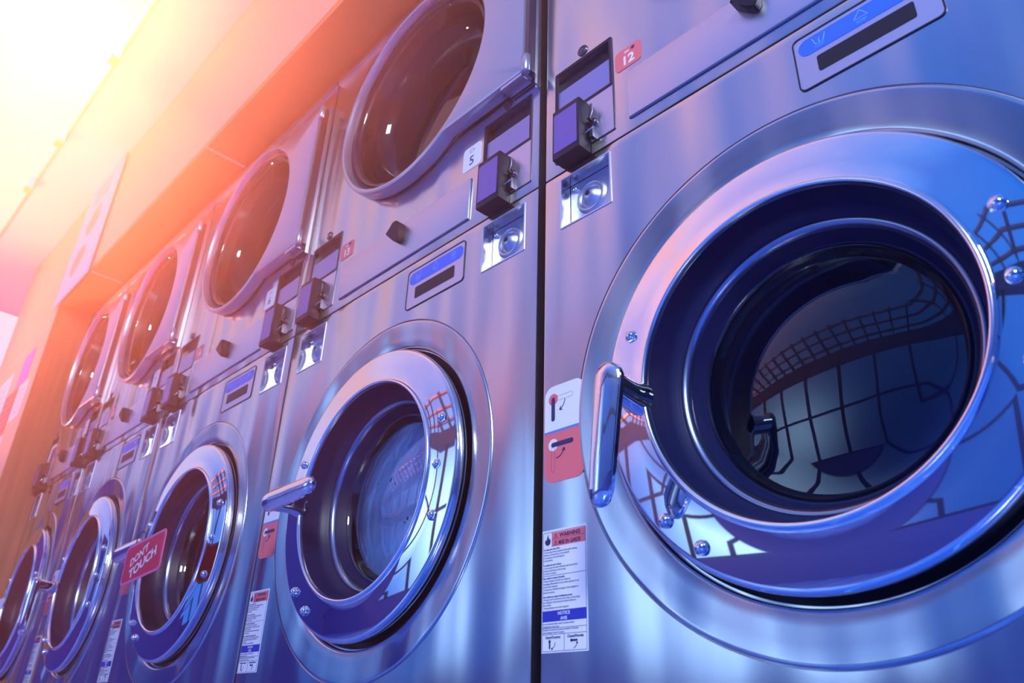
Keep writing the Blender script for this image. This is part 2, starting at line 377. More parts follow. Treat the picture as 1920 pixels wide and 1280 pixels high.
    prism(bm, rrect(0.0172, 0.0238, 0.5675, 0.6035, 0.0032), y0, y1); finish(bm, 'upright_bar_symbol', NAVY, st, smooth=False)
    bm = bmesh.new(); prism(bm, rrect(0.0172, 0.058, 0.5290, 0.5356, 0.0032), y0, y1); finish(bm, 'level_bar_symbol', NAVY, st, smooth=False)
    bm = bmesh.new(); arc_arrow(bm, 0.0265, 0.5975, 0.0165, -5, -68, 0.0011, y0, y1, 0.005); finish(bm, 'arrow_symbol', NAVY, st, smooth=False)
    bm = bmesh.new(); arc_arrow(bm, 0.0255, 0.5290, 0.0165, -85, -15, 0.0011, y0, y1, 0.005); finish(bm, 'arrow_symbol', NAVY, st, smooth=False)
    bm = bmesh.new()
    def dashes(x0, x1, z0, z1):
        o = rrect(x0, x1, z0, z1, 0.0033, 4); per = []
        for i in range(len(o)):
            a = Vector(o[i]); b = Vector(o[(i + 1) % len(o)]); L_ = (b - a).length; k = max(1, round(L_ / 0.0012))
            for q in range(k): per.append(tuple(a.lerp(b, q / k)))
        for i in range(0, len(per) - 1, 3): stroke(bm, [per[i], per[i + 1]], 0.0004, y0, y1)
    dashes(0.0205, 0.058, 0.5972, 0.6038); finish(bm, 'dashed_outline', NAVY, st, smooth=False)
    bm = bmesh.new(); dashes(0.0172, 0.0238, 0.4935, 0.5290); finish(bm, 'dashed_outline', NAVY, st, smooth=False)
    # warning label
    wl = plate('warning_label', rrect(0.002, 0.0785, 0.2645, 0.4155, 0.001), -0.0006, 0.0005, WHITE, t); wl['label'] = 'narrow white warning label with coral and blue bands'
    plate('coral_band', [(0.0200, 0.3935), (0.0765, 0.3935), (0.0765, 0.4115), (0.0200, 0.4115)], -0.0008, 0, CORAL, wl)
    plate('blue_band', [(0.0035, 0.3010), (0.0770, 0.3010), (0.0770, 0.3140), (0.0035, 0.3140)], -0.0008, 0, INKBLUE, wl)
    y = -0.0010
    L_ = [('WARNING', 0.0330, 0.4045, y, 0.0072, 0.03, 'LEFT', 1.02), ('MISE EN GARDE', 0.0310, 0.3952, y, 0.0072, 0.03, 'LEFT', 0.74),
          ('!', 0.0262, 0.4048, y, 0.0052, 0.02, 'CENTER', 1), ('!', 0.0262, 0.3956, y, 0.0052, 0.02, 'CENTER', 1)]
    body = [('To reduce the risk of fire:', 0.3895, 1), ("- Do not place items exposed to flammable cleaning", 0.3860, 0), ('solvents in this machine or the materials', 0.3825, 0), ('in it may start a fire with vapours', 0.3790, 0), ('in the machine.', 0.3755, 0),
            ('To reduce the risk of injury:', 0.3695, 1), ('- Do not open the door while the water and clothes', 0.3660, 0), ('inside the machine are still turning', 0.3625, 0), ('or while it is locked.', 0.3590, 0),
            ("Pour r\u00e9duire le risque d'incendie:", 0.3530, 1), ("- Ne pas nettoyer ni s\u00e9cher les articles de", 0.3495, 0), ("nettoyage inflammables ou des mati\u00e8res grasses de cet", 0.3460, 0), ("produit dans l'appareil.", 0.3425, 0), ("- Ne pas laver d'articles impr\u00e9gn\u00e9s d'huile v\u00e9g\u00e9tale ou", 0.3390, 0), ("d'huile de cuisson.", 0.3355, 0),
            ('Pour r\u00e9duire les risques de blessures graves:', 0.3300, 1), ("- Ne pas ouvrir la porte tant que le linge ou l'eau bouge", 0.3267, 0), ("et ne d\u00e9passer ni par-dessus les pi\u00e8ces mobiles ou", 0.3234, 0), ('sous tension.', 0.3201, 0), ("- Ne pas grimper sur ou dans l'appareil.", 0.3166, 0),
            ('In case of power failure wait 10 minutes before', 0.2975, 0), ('attempting to open door.', 0.2942, 0), ('Attendre une panne de courant, attendre 10 minutes', 0.2905, 0), ("avant d'essayer d'ouvrir la porte.", 0.2872, 0)]
    for s, z, b in body: L_.append((s, 0.0045, z, y, 0.0030, 0.02 if b else 0.0, 'LEFT', 0.92))
    L_ += [('Open/Ouverte', 0.0215, 0.2812, y, 0.0042, 0.02, 'CENTER', 1), ('Closed/Ferm\u00e9e', 0.0588, 0.2812, y, 0.0042, 0.02, 'CENTER', 1)]
    joined_text('label_writing', L_, NAVY, wl)
    joined_text('notice_writing', [('NOTICE', 0.040, 0.3083, y, 0.0056, 0.02, 'CENTER', 1), ('AVIS', 0.040, 0.3022, y, 0.0056, 0.02, 'CENTER', 1)], WHITE, wl)
    bm = bmesh.new(); y0, y1 = -0.0010, -0.0006; w = 0.00028
    stroke(bm, [(0.0035, 0.2665), (0.077, 0.2665), (0.077, 0.4125), (0.0035, 0.4125)], w, y0, y1, True)
    for z in (0.3570, 0.2860, 0.2933): stroke(bm, [(0.0035, z), (0.077, z)], w, y0, y1)
    stroke(bm, [(0.0195, 0.3935), (0.0195, 0.412)], w, y0, y1); stroke(bm, [(0.0200, 0.4028), (0.0765, 0.4028)], w, y0, y1); stroke(bm, [(0.0405, 0.2665), (0.0405, 0.2860)], w, y0, y1)
    for z in (0.4045, 0.3953): stroke(bm, [(0.0232, z), (0.0292, z), (0.0262, z + 0.0055)], 0.0004, y0, y1, True)
    # flame
    prism(bm, [(0.0115, 0.3955), (0.0080, 0.3975), (0.0068, 0.4005), (0.0085, 0.4040), (0.0100, 0.4020), (0.0108, 0.4060), (0.0130, 0.4100), (0.0130, 0.4060), (0.0150, 0.4030), (0.0156, 0.4050), (0.0168, 0.4005), (0.0155, 0.3972)], y0, y1)
    prism(bm, rrect(0.0150, 0.0172, 0.2690, 0.2780, 0.0010, 3), y0, y1); prism(bm, circle(0.0161, 0.2778, 0.0018, 10), y0, y1); arc_arrow(bm, 0.0175, 0.2765, 0.0078, 0, -80, 0.0006, y0, y1, 0.0024)
    prism(bm, rrect(0.0520, 0.0620, 0.2765, 0.2787, 0.0010, 3), y0, y1); prism(bm, circle(0.0522, 0.2776, 0.0018, 10), y0, y1); arc_arrow(bm, 0.0530, 0.2765, 0.0085, -70, -5, 0.0006, y0, y1, 0.0024)
    finish(bm, 'ruled_lines_and_symbols', NAVY, wl, smooth=False)
    # the round door: chrome disc, bright lip, rubber well, inner band, glass
    d = lathe('door', [(0.246, 0.045), (0.2520, 0.030), (0.2560, 0.012), (0.2575, -0.002), (0.2580, -0.0120), (0.2575, -0.0130), (0.2562, -0.0150), (0.2540, -0.0161), (0.2510, -0.0166), (0.2200, -0.0200),
                       (0.2000, -0.0222), (0.1985, -0.0226), (0.1965, -0.0235)], CX, CZ, CHROME, t, seg=160, angle=60)
    d['label'] = 'round polished chrome door'
    lathe('bright_lip', [(0.1975, -0.0222), (0.1962, -0.0262), (0.1940, -0.0280), (0.1915, -0.0275), (0.1900, -0.0250), (0.1892, -0.018)], CX, CZ, BRIGHT, d, angle=80)
    lathe('rubber_well', [(0.1893, -0.019), (0.1880, -0.006), (0.1865, 0.010), (0.1830, 0.020), (0.1770, 0.0260), (0.1745, 0.0300)], CX, CZ, RUBBER, d, angle=60)
    lathe('inner_band', [(0.1746, 0.0295), (0.1725, 0.0280), (0.1700, 0.0285), (0.1655, 0.0330), (0.1640, 0.0400)], CX, CZ, BAND, d, angle=60)
    lathe('inner_ring', [(0.1642, 0.0385), (0.1600, 0.0480), (0.1560, 0.0560), (0.1535, 0.0560), (0.1525, 0.0580)], CX, CZ, RUBBER, d, angle=60)
    gl = lathe('door_glass', [(0.1530, 0.0550), (0.1505, 0.0535), (0.1480, 0.0560), (0.1450, 0.0640), (0.1420, 0.0700), (0.1300, 0.0690), (0.1100, 0.0650), (0.0850, 0.0610), (0.0600, 0.0580), (0.0300, 0.0562), (0, 0.0556)], CX, CZ, GLASS, d, angle=60)
    gl['label'] = 'dark convex door glass'
    bm = bmesh.new()
    lathe_bm(bm, [(0.165, 0.058), (0.205, 0.075), (0.235, 0.10), (0.245, 0.14), (0.245, 0.50), (0.0, 0.50)], CX, CZ, 96)
    for k in range(3):
        a = math.radians(90 + 120 * k); r0 = Matrix.Translation((CX, 0.30, CZ)) @ Matrix.Rotation(-a, 4, 'Y')
        vs_ = bbox(bm, 0.185, 0.245, -0.19, 0.19, -0.022, 0.022, 0.010)
        bmesh.ops.transform(bm, matrix=r0, verts=[v for v in bm.verts if v.co.y > -10 and abs(v.co.z) < 0.03 and 0.18 < v.co.x < 0.25 and -0.2 < v.co.y < 0.2 and v.select is False and (v in set(vs_) or v.is_valid) and abs(v.co.x - CX) > 0.0 and v.co.z < 0.03 and v.co.z > -0.03])
    finish(bm, 'drum', DRUM_SHADE, t)
    for px, pz in ((0.606, 0.628), (0.601, 0.551), (0.598, 0.470), (0.212, 0.393), (0.256, 0.357), (0.176, 0.640)):
        b_ = lathe('bolt', [(0.0085, -0.0190), (0.0085, -0.0212), (0.0066, -0.0216), (0.0062, -0.0240), (0.0040, -0.0262), (0, -0.0268)], px, pz, CHROME, d, seg=24, angle=60)
    # chrome handle: own empty pivot so that each door can stand open or shut
    return t, d
def make_lever():
    """origin at the pivot on the door face; bar points to +x from the pivot"""
    bm = bmesh.new()
    sec = 8; rows = []
    # bar, faceted, along x
    st = [(-0.023, 0.007, 0.006), (-0.018, 0.015, 0.010), (-0.008, 0.0195, 0.0120), (0.010, 0.0200, 0.0120), (0.080, 0.0180, 0.0110), (0.132, 0.0165, 0.0095), (0.145, 0.0125, 0.0075), (0.150, 0.006, 0.004)]
    for x, hz, hy in st:
        pts = [(-0.45 * hz, -hy), (0.45 * hz, -hy), (hz, -0.25 * hy), (hz, 0.45 * hy), (0.6 * hz, hy), (-0.6 * hz, hy), (-hz, 0.45 * hy), (-hz, -0.25 * hy)]
        rows.append([bm.verts.new((x, -0.062 + py, pz)) for pz, py in pts])
    for a, b in zip(rows, rows[1:]):
        for i in range(sec): j = (i + 1) % sec; bm.faces.new((a[i], a[j], b[j], b[i]))
    bm.faces.new(rows[0]); bm.faces.new(list(reversed(rows[-1])))
    bmesh.ops.bevel(bm, geom=[e for e in bm.edges], offset=0.0012, segments=2, affect='EDGES')
    # neck towards the door
    rows = []
    for y, r, ex in ((-0.058, 0.0185, 0.0), (-0.045, 0.0170, 0.001), (-0.030, 0.0165, 0.003), (-0.016, 0.0170, 0.004), (-0.008, 0.0190, 0.004), (0.0005, 0.0200, 0.004)):
        rows.append([bm.verts.new((ex + r * 1.05 * math.cos(2 * PI * i / 20), y, r * math.sin(2 * PI * i / 20))) for i in range(20)])
    for a, b in zip(rows, rows[1:]):
        for i in range(20): j = (i + 1) % 20; bm.faces.new((a[i], a[j], b[j], b[i]))
    bm.faces.new(rows[0])
    return finish(bm, 'handle', CHROME, None, angle=40)

# ------------------------------------------------------------------ dryer
DX, DZ, DR = 0.412, 1.478, 0.268
ZT = 1.825
def make_dryer():
    t = empty('tumble_dryer')
    cab = box('cabinet', 0, W, 0, 0.70, ZS + 0.0015, ZT, STEEL, t, bev=0.003)
    cut = [lathe('c', [(0, -0.05), (0.236, -0.05), (0.236, 0.55), (0, 0.55)], DX, DZ, STEEL, seg=96),
           box('c', 0.030, 0.148, -0.02, 0.014, 1.117, 1.219, STEEL), box('c', 0.654, 0.776, -0.02, 0.014, 1.117, 1.219, STEEL)]
    boolean(cab, cut); cab.data.materials.clear(); cab.data.materials.append(STEEL)
    box('top_ledge', 0.0, W, -0.006, 0.02, ZT - 0.028, ZT - 0.003, PANEL, t, bev=0.002)
    # drum
    lathe('drum', [(0.2355, 0.03), (0.2355, 0.52), (0, 0.52)], DX, DZ, DRUM_SHADE, t, seg=64)
    # door: round towards the latch side, square towards the hinges
    XR, HH = 0.785, 0.225
    ang = set(); 
    for i in range(160): ang.add(round(2 * PI * i / 160, 6))
    ca = math.atan2(HH, XR - DX); ang.add(round(ca, 6)); ang.add(round(2 * PI - ca, 6))
    ja = math.asin(HH / DR); ang.add(round(ja, 6)); ang.add(round(2 * PI - ja, 6)); ang = sorted(ang)
    def R(a, ins=0.0):
        c_, s_ = math.cos(a), math.sin(a)
        if c_ > 0 and (abs(s_) * DR < HH + 1e-6 or abs(a - ja) < 0.02 or abs(a - 2 * PI + ja) < 0.02):
            return min((XR - ins - DX) / max(c_, 1e-6), (HH - ins) / max(abs(s_), 1e-6))
        return DR - ins
    bm = bmesh.new(); rings = []
    for ins, y in ((0.003, -0.004), (0.0, -0.008), (0.0, -0.030), (0.0015, -0.034), (0.005, -0.036)):
        rings.append([bm.verts.new((DX + R(a, ins) * math.cos(a), y, DZ + R(a, ins) * math.sin(a))) for a in ang])
    for r, y in ((0.2615, -0.0362), (0.2590, -0.0366), (0.2560, -0.0350), (0.2535, -0.0290), (0.2520, -0.018), (0.2512, -0.004)):
        rings.append([bm.verts.new((DX + r * math.cos(a), y, DZ + r * math.sin(a))) for a in ang])
    n = len(ang)
    for A, B in zip(rings, rings[1:]):
        for i in range(n): j = (i + 1) % n; bm.faces.new((A[i], A[j], B[j], B[i]))
    for i in range(n): j = (i + 1) % n; bm.faces.new((rings[-1][i], rings[-1][j], rings[0][j], rings[0][i]))
    d = finish(bm, 'door', DOORPAINT, t, angle=38); d['label'] = 'dryer door, round one side and square at the hinges'
    lathe('window_gasket', [(0.2514, -0.018), (0.2470, -0.0190), (0.2440, -0.015), (0.2420, -0.004)], DX, DZ, RUBBER, d, angle=60)
    g = lathe('window_glass', [(0.2445, -0.012), (0.2400, -0.018), (0.2330, -0.017), (0.2270, -0.004), (0.2180, 0.030), (0.2060, 0.060), (0.1850, 0.070), (0.1300, 0.074), (0.0650, 0.076), (0, 0.0765)], DX, DZ, DGLASS, d, angle=60)
    # hinge column
    bm = bmesh.new(); bbox(bm, XR - 0.002, XR + 0.0105, -0.030, -0.001, DZ - HH + 0.004, DZ + HH - 0.004, 0.002)
    h = finish(bm, 'hinge_column', DARKMETAL, d)
    for z0, z1 in ((DZ - HH - 0.004, DZ - HH + 0.040), (DZ + HH - 0.040, DZ + HH + 0.004)):
        bm = bmesh.new(); rows = []
        for z, r in ((z0, 0.006), (z0 + 0.003, 0.0088), (z1 - 0.003, 0.0088), (z1, 0.006)):
            rows.append([bm.verts.new((XR + 0.004 + r * math.cos(2 * PI * i / 20), -0.030 + r * math.sin(2 * PI * i / 20), z)) for i in range(20)])
        for a, b in zip(rows, rows[1:]):
            for i in range(20): j = (i + 1) % 20; bm.faces.new((a[i], a[j], b[j], b[i]))
        bm.faces.new(rows[0]); bm.faces.new(list(reversed(rows[-1]))); finish(bm, 'hinge_barrel', DOORPAINT, h, angle=50)
    bm = bmesh.new(); bbox(bm, XR - 0.060, XR - 0.004, -0.033, -0.006, DZ - HH - 0.0065, DZ - HH + 0.001, 0.001)
    hb = finish(bm, 'hinge_bracket', PANEL, d)
    bm = bmesh.new()
    for hx in (-0.046, -0.032, -0.018): lathe_bm(bm, [(0.0022, -0.0005), (0.0022, 0), (0, 0)], 0, 0, 12); 
    bm.free()
    bm = bmesh.new(); bbox(bm, XR + 0.0085, XR + 0.0115, -0.012, 0.0005, DZ - HH - 0.02, DZ + HH + 0.02, 0.0005); finish(bm, 'hinge_leaf', PANEL, h)
    # coin panels
    for x0, x1 in ((0.0227, 0.1507), (0.6490, 0.7793)):
        bm = bmesh.new(); frame_outline(bm, rrect(x0, x1, 1.0225, 1.2265, 0.003, 2), rrect(x0 + 0.0016, x1 - 0.0016, 1.0241, 1.2249, 0.002, 2), -0.0016, 0.001)
        c_ = finish(bm, 'coin_panel', DARKMETAL, t, smooth=False)
        # lower sheet, dark bezel, slanting tinted screen
        plate('lower_sheet', rrect(x0 + 0.0016, x1 - 0.0016, 1.0241, 1.1175, 0.001, 1), -0.0009, 0.0005, PANEL, c_)
        bm = bmesh.new(); frame_outline(bm, rrect(x0 + 0.0018, x1 - 0.0018, 1.1170, 1.2240, 0.001, 1), rrect(x0 + 0.0065, x1 - 0.0065, 1.1240, 1.2200, 0.001, 1), -0.0012, 0.0125)
        finish(bm, 'black_bezel', BLACK, c_, smooth=False)
        bm = bmesh.new()
        v = [bm.verts.new(q) for q in ((x0 + 0.0065, 0.0115, 1.220), (x1 - 0.0065, 0.0115, 1.220), (x1 - 0.0065, 0.0110, 1.183), (x0 + 0.0065, 0.0110, 1.183))]; bm.faces.new(v)
        v = [bm.verts.new(q) for q in ((x0 + 0.0065, 0.0130, 1.220), (x1 - 0.0065, 0.0130, 1.220), (x1 - 0.0065, 0.0130, 1.183), (x0 + 0.0065, 0.0130, 1.183))]; bm.faces.new(v)
        finish(bm, 'dark_hood', BLACK, c_, smooth=False)
        sc_ = plate('tinted_screen', [(x0 + 0.0065, 1.124), (x1 - 0.0065, 1.124), (x1 - 0.0065, 1.183), (x0 + 0.0065, 1.183)], 0.0025, 0.011, SCREEN, c_)
        # the protruding coin box with its violet plate
        b0 = x0 + 0.0195
        cb = box('coin_box', b0, b0 + 0.0585, -0.029, -0.0005, 1.0035, 1.1060, BLACK, c_, bev=0.0025)
        plate('box_plate', rrect(b0 + 0.0045, b0 + 0.0535, 1.0150, 1.0950, 0.001, 1), -0.0299, -0.0285, FACE, cb)
        # key in its lock with a split ring
        kx, kz = x0 + 0.0855, 1.062
        bm = bmesh.new()
        lathe_bm(bm, [(0.0075, -0.0008), (0.0075, -0.004), (0.0060, -0.006), (0.0035, -0.0065), (0, -0.0065)], kx, kz, 20)
        bbox(bm, kx - 0.0022, kx + 0.0022, -0.016, -0.006, kz - 0.0008, kz + 0.0008)
        prism(bm, [(kx - 0.001, kz - 0.002), (kx + 0.003, kz - 0.001), (kx + 0.0085, kz + 0.012), (kx + 0.0075, kz + 0.028), (kx + 0.0035, kz + 0.028), (kx + 0.0035, kz + 0.013)], -0.015, -0.013)
        bbox(bm, kx - 0.0035, kx + 0.0035, -0.009, -0.001, kz - 0.034, kz - 0.010, 0.001)
        key = finish(bm, 'key_and_lock', DARKMETAL, c_, angle=50)
        bm = bmesh.new(); R0, r0 = 0.0115, 0.0010
        V = [[bm.verts.new((kx - 0.004 + (R0 + r0 * math.cos(b)) * math.cos(a), -0.013 + r0 * math.sin(b) + 0.006 * math.sin(a), kz - 0.021 + (R0 + r0 * math.cos(b)) * math.sin(a) * 0.8)) for b in [2 * PI * j / 8 for j in range(8)]] for a in [2 * PI * i / 32 for i in range(32)]]
        for i in range(32):
            for j in range(8): bm.faces.new((V[i][j], V[(i + 1) % 32][j], V[(i + 1) % 32][(j + 1) % 8], V[i][(j + 1) % 8]))
        finish(bm, 'key_ring', BRIGHT, c_)
        # round lock above the panel
        lk = lathe('round_lock', [(0.0108, 0.0005), (0.0108, -0.0016), (0.0098, -0.0024), (0.0078, -0.0024), (0.0072, -0.0014), (0.0062, -0.0014), (0.0056, -0.0022), (0, -0.0022)], x0 + 0.0640, 1.2420, DARKMETAL, t, seg=32, angle=30)
        lathe('lock_core', [(0.0050, -0.0021), (0.0047, -0.0026), (0.0012, -0.0027), (0.0010, -0.0016), (0, -0.0016)], x0 + 0.0640, 1.2420, DARKMETAL, lk, seg=16)
    # number stickers
    s1_ = plate('coral_number_sticker', rrect(0.1560, 0.2085, 1.1340, 1.1770, 0.008), -0.0007, 0.0005, CORAL, t); s1_['label'] = 'coral number sticker'
    s2_ = plate('white_number_sticker', rrect(0.5885, 0.6410, 1.1450, 1.2020, 0.008), -0.0007, 0.0005, WHITE, t); s2_['label'] = 'white number sticker'
    bm = bmesh.new()
    stroke(bm, circle(0.6135, 1.1905, 0.0045, 12), 0.0008, -0.001, -0.0006, True); stroke(bm, [(0.6070, 1.1945), (0.6085, 1.1865), (0.6105, 1.1940)], 0.0007, -0.001, -0.0006); stroke(bm, [(0.6175, 1.1885), (0.6195, 1.1935), (0.6215, 1.1880), (0.6230, 1.1930)], 0.0007, -0.001, -0.0006)
    finish(bm, 'small_mark', GREY, s2_, smooth=False)
    bm = bmesh.new()
    for a in range(0, 180, 45): c1, s1a = math.cos(math.radians(a)), math.sin(math.radians(a)); stroke(bm, [(0.1925 - 0.0038 * c1, 1.1695 - 0.0038 * s1a), (0.1925 + 0.0038 * c1, 1.1695 + 0.0038 * s1a)], 0.0011, -0.0010, -0.0006)
    finish(bm, 'small_star', NAVY, s1_, smooth=False)
    text('small_writing', 'ou', 0.1800, 1.1660, -0.0008, 0.0090, WHITE, s1_, 0.02, 'CENTER')
    # lint drawer front
    bm = bmesh.new(); frame_outline(bm, rrect(0.1785, 0.6195, 1.0225, 1.1205, 0.004, 3), rrect(0.1800, 0.6180, 1.0240, 1.1190, 0.003, 3), -0.0004, 0.0008)
    fr = finish(bm, 'drawer_gap', GAP, t, smooth=False)
    dr = box('lint_drawer', 0.1805, 0.6175, -0.0050, 0.0005, 1.0245, 1.1185, PANEL, t, bev=0.0025); dr['label'] = 'flat grey lint drawer front'
    bm = bmesh.new()
    prof = [(0.376, 1.094), (0.384, 1.086), (0.396, 1.072), (0.408, 1.064), (0.414, 1.072), (0.415, 1.104), (0.411, 1.113), (0.398, 1.113), (0.392, 1.102)]
    a = [bm.verts.new((x, -0.026 if z > 1.08 else -0.020, z)) for x, z in prof]; b = [bm.verts.new((x, -0.0045, z)) for x, z in prof]
    bm.faces.new(a); bm.faces.new(list(reversed(b)))
    for i in range(len(prof)): j = (i + 1) % len(prof); bm.faces.new((a[j], a[i], b[i], b[j]))
    bmesh.ops.bevel(bm, geom=list(bm.edges), offset=0.0015, segments=2, affect='EDGES')
    kn = finish(bm, 'drawer_latch', BLACK, dr, angle=45)
    return t, s1_, s2_

def children(o): return [c_ for c_ in bpy.data.objects if c_.parent == o]
def copy_tree(o, parent=None):
    c_ = o.copy(); col.objects.link(c_)
    if parent is not None: c_.parent = parent
    for ch in children(o): copy_tree(ch, c_)
    return c_

lever0 = make_lever()
wash0, door0 = make_washer()
dry0, coral0, white0 = make_dryer()
# left edge, x scale, handle angle, coral number, white number
UNITS = [(0.0, 1.0, -97, '12', None), (-0.8136, 1.0, 2, '13', '5'), (-1.588, 0.963, 3, '14', '6'), (-2.274, 0.855, -92, '15', '7'), (-2.884, 0.764, 2, '16', '8')]
WL = ['stainless front-loading washer with chrome lever hanging down, the biggest in view',
      'stainless washer with silvery blue drum behind its glass, handle bar sticking out sideways',
      'stainless washer whose handle carries the red hanging tag',
      'stainless washer between the red-tagged one and the one beside the brown panel',
      'stainless washer beside the brown panel, smallest and partly cut off']
DL = ['stainless tumble dryer numbered 12 on coral, its round door almost out of the picture',
      'stainless tumble dryer with coral 13 and white 5 stickers and large dark window',
      'stainless tumble dryer above the washer with the red tag',
      'stainless tumble dryer second from the brown panel at the end of the row',
      'stainless tumble dryer beside the brown panel, smallest of the dryers']
washers, dryers = [], []
for i in range(5):
    washers.append(wash0 if i == 0 else copy_tree(wash0)); dryers.append(dry0 if i == 0 else copy_tree(dry0))
def find(root, name):
    for ch in children(root):
        if ch.name.split('.')[0] == name: return ch
        r = find(ch, name)
        if r: return r
for i, (x, s, ang_, n1, n2) in enumerate(UNITS):
    w_, d_ = washers[i], dryers[i]
    for o in (w_, d_): o.location = (x, 0, 0); o.scale = (s, 1, 1)
    tag(w_, WL[i], 'washing machine', 'front-loading washers in a row'); tag(d_, DL[i], 'tumble dryer', 'tumble dryers stacked on the washers')
    lv = lever0 if i == 0 else lever0.copy()
    if i: col.objects.link(lv)
    lv.parent = find(w_, 'door'); lv.location = (0.187, -0.0205, 0.552); lv.rotation_euler = (0, math.radians(-ang_), 0)
    lv['label'] = 'chrome lever handle'
    cs, ws = find(d_, 'coral_number_sticker'), find(d_, 'white_number_sticker')
    text('number', n1, 0.1820, 1.1415, -0.0008, 0.0260, WHITE, cs, 0.03, 'CENTER')
    if n2: text('number', n2, 0.6140, 1.1560, -0.0008, 0.0300, NAVY, ws, 0.012, 'CENTER')
# second washer: added drum plate just behind the glass, its light in the colour
g1 = find(washers[1], 'door_glass')
lathe('lit_drum_back', [(0.150, 0.078), (0.145, 0.088), (0.10, 0.084), (0.05, 0.081), (0, 0.080)], CX, CZ, DRUM_LIT, find(washers[1], 'drum'), angle=60)

# ------------------------------------------------------------------ hanging tags
def rot_y_text(o): return o
tg = empty('hanging_tag', (-1.165, -0.105, 0.556))
bm = bmesh.new(); prism(bm, rrect(-0.112, 0.112, -0.092, 0.0, 0.014), -0.0008, 0.0008); finish(bm, 'card_border', PINKEDGE, tg, smooth=False)
bm = bmesh.new(); prism(bm, rrect(-0.106, 0.106, -0.086, -0.006, 0.010), -0.0012, 0.0012); finish(bm, 'card', REDTAG, tg, smooth=False)
tx = joined_text('card_writing', [("DON'T", -0.020, 0.006, -0.0016, 0.026, 0.02, 'CENTER', 1.2), ('TOUCH', 0.004, -0.024, -0.0016, 0.030, 0.03, 'CENTER', 1.35)], WHITE, tg)
tx.location = (0, 0, -0.045); tx.rotation_euler = (0, math.radians(-13), 0)
bm = bmesh.new(); V = [[bm.verts.new((-0.05 + (0.026 + 0.0012 * math.cos(b)) * math.cos(a), 0.004 + 0.0012 * math.sin(b), 0.008 + (0.018 + 0.0012 * math.cos(b)) * math.sin(a))) for b in [2 * PI * j / 6 for j in range(6)]] for a in [2 * PI * i / 28 for i in range(28)]]
for i in range(28):
    for j in range(6): bm.faces.new((V[i][j], V[(i + 1) % 28][j], V[(i + 1) % 28][(j + 1) % 6], V[i][(j + 1) % 6]))
finish(bm, 'loop', BLACK, tg)
tg.rotation_euler = (0, math.radians(-4), 0)
tag(tg, 'red tag with white DON\'T TOUCH lettering hanging from a washer handle', 'tag')

cd_ = empty('hanging_card', (-2.600, -0.075, 0.548))
bm = bmesh.new(); prism(bm, rrect(-0.10, 0.10, -0.085, 0.0, 0.004, 2), -0.0008, 0.0008); finish(bm, 'card', PAPER, cd_, smooth=False)
bm = bmesh.new(); prism(bm, circle(0.035, -0.035, 0.020, 20), -0.0014, -0.0006); finish(bm, 'dark_spot', GREY, cd_, smooth=False)
tag(cd_, 'pale card with a dark spot hanging on the last washer at the picture edge', 'card')

# ------------------------------------------------------------------ setting
struct(box('floor', -9, 4, -7, 0.9, -0.05, 0.0, TILE))
struct(box('trim_1', -2.89, 1.7, -0.135, 0.80, 1.842, 1.862, ORANGE))
for k, x in enumerate((-2.485, -1.395, -0.30)):
    struct(box('trim_%d' % (k + 2), x - 0.005, x + 0.005, -0.135, -0.001, 1.8395, 1.842, PALEJ))
# wall over the machines, wall beyond them in the same plane, wing at the end of the row
struct(box('wall_over_machines', -2.89, 1.7, -0.137, 0.0, 1.862, 2.455, PEACH))
struct(box('wall_beyond_machines', -3.90, -2.905, -0.137, 0.0, 0.0, 2.455, PEACH))
struct(box('wall_end_of_row', -2.905, -2.888, -0.1372, 0.80, 0.0, 1.8415, WOOD))
bm = bmesh.new()
V = [bm.verts.new((x, y, z)) for x in (-4.6, 1.7) for (y, z) in ((-0.137, 2.455), (-0.372, 2.470), (-0.372, 2.500), (0.6, 2.500), (0.6, 2.455))]
for i in range(5): j = (i + 1) % 5; bm.faces.new((V[i], V[j], V[5 + j], V[5 + i]))
bm.faces.new(V[:5]); bm.faces.new(list(reversed(V[5:])))
struct(finish(bm, 'ceiling', CEIL, smooth=False))
struct(box('trim_5', -4.6, 1.7, -0.377, -0.370, 2.462, 2.502, PEACH))
struct(box('trim_6', -3.90, -2.93, -0.1395, -0.137, 1.735, 1.745, PALEJ))
for x in (-1.93, -2.60, -3.07):
    b_ = empty('ceiling_bracket', (x, -0.385, 2.44)); 
    box('clip', -0.020, 0.020, -0.018, 0.010, 0.0, 0.070, CEIL, b_, bev=0.003)
    box('clip_foot', -0.024, 0.024, -0.022, 0.012, -0.012, -0.0002, YELLOW, b_, bev=0.003)
    tag(b_, {-1.93: 'small pale bracket with yellow foot on the ceiling edge, highest in the picture', -2.60: 'small bracket with orange-yellow foot, middle one along the ceiling edge', -3.07: 'small bracket with orange foot, lowest in the picture along the ceiling edge'}[x], 'bracket', 'brackets along the ceiling edge')

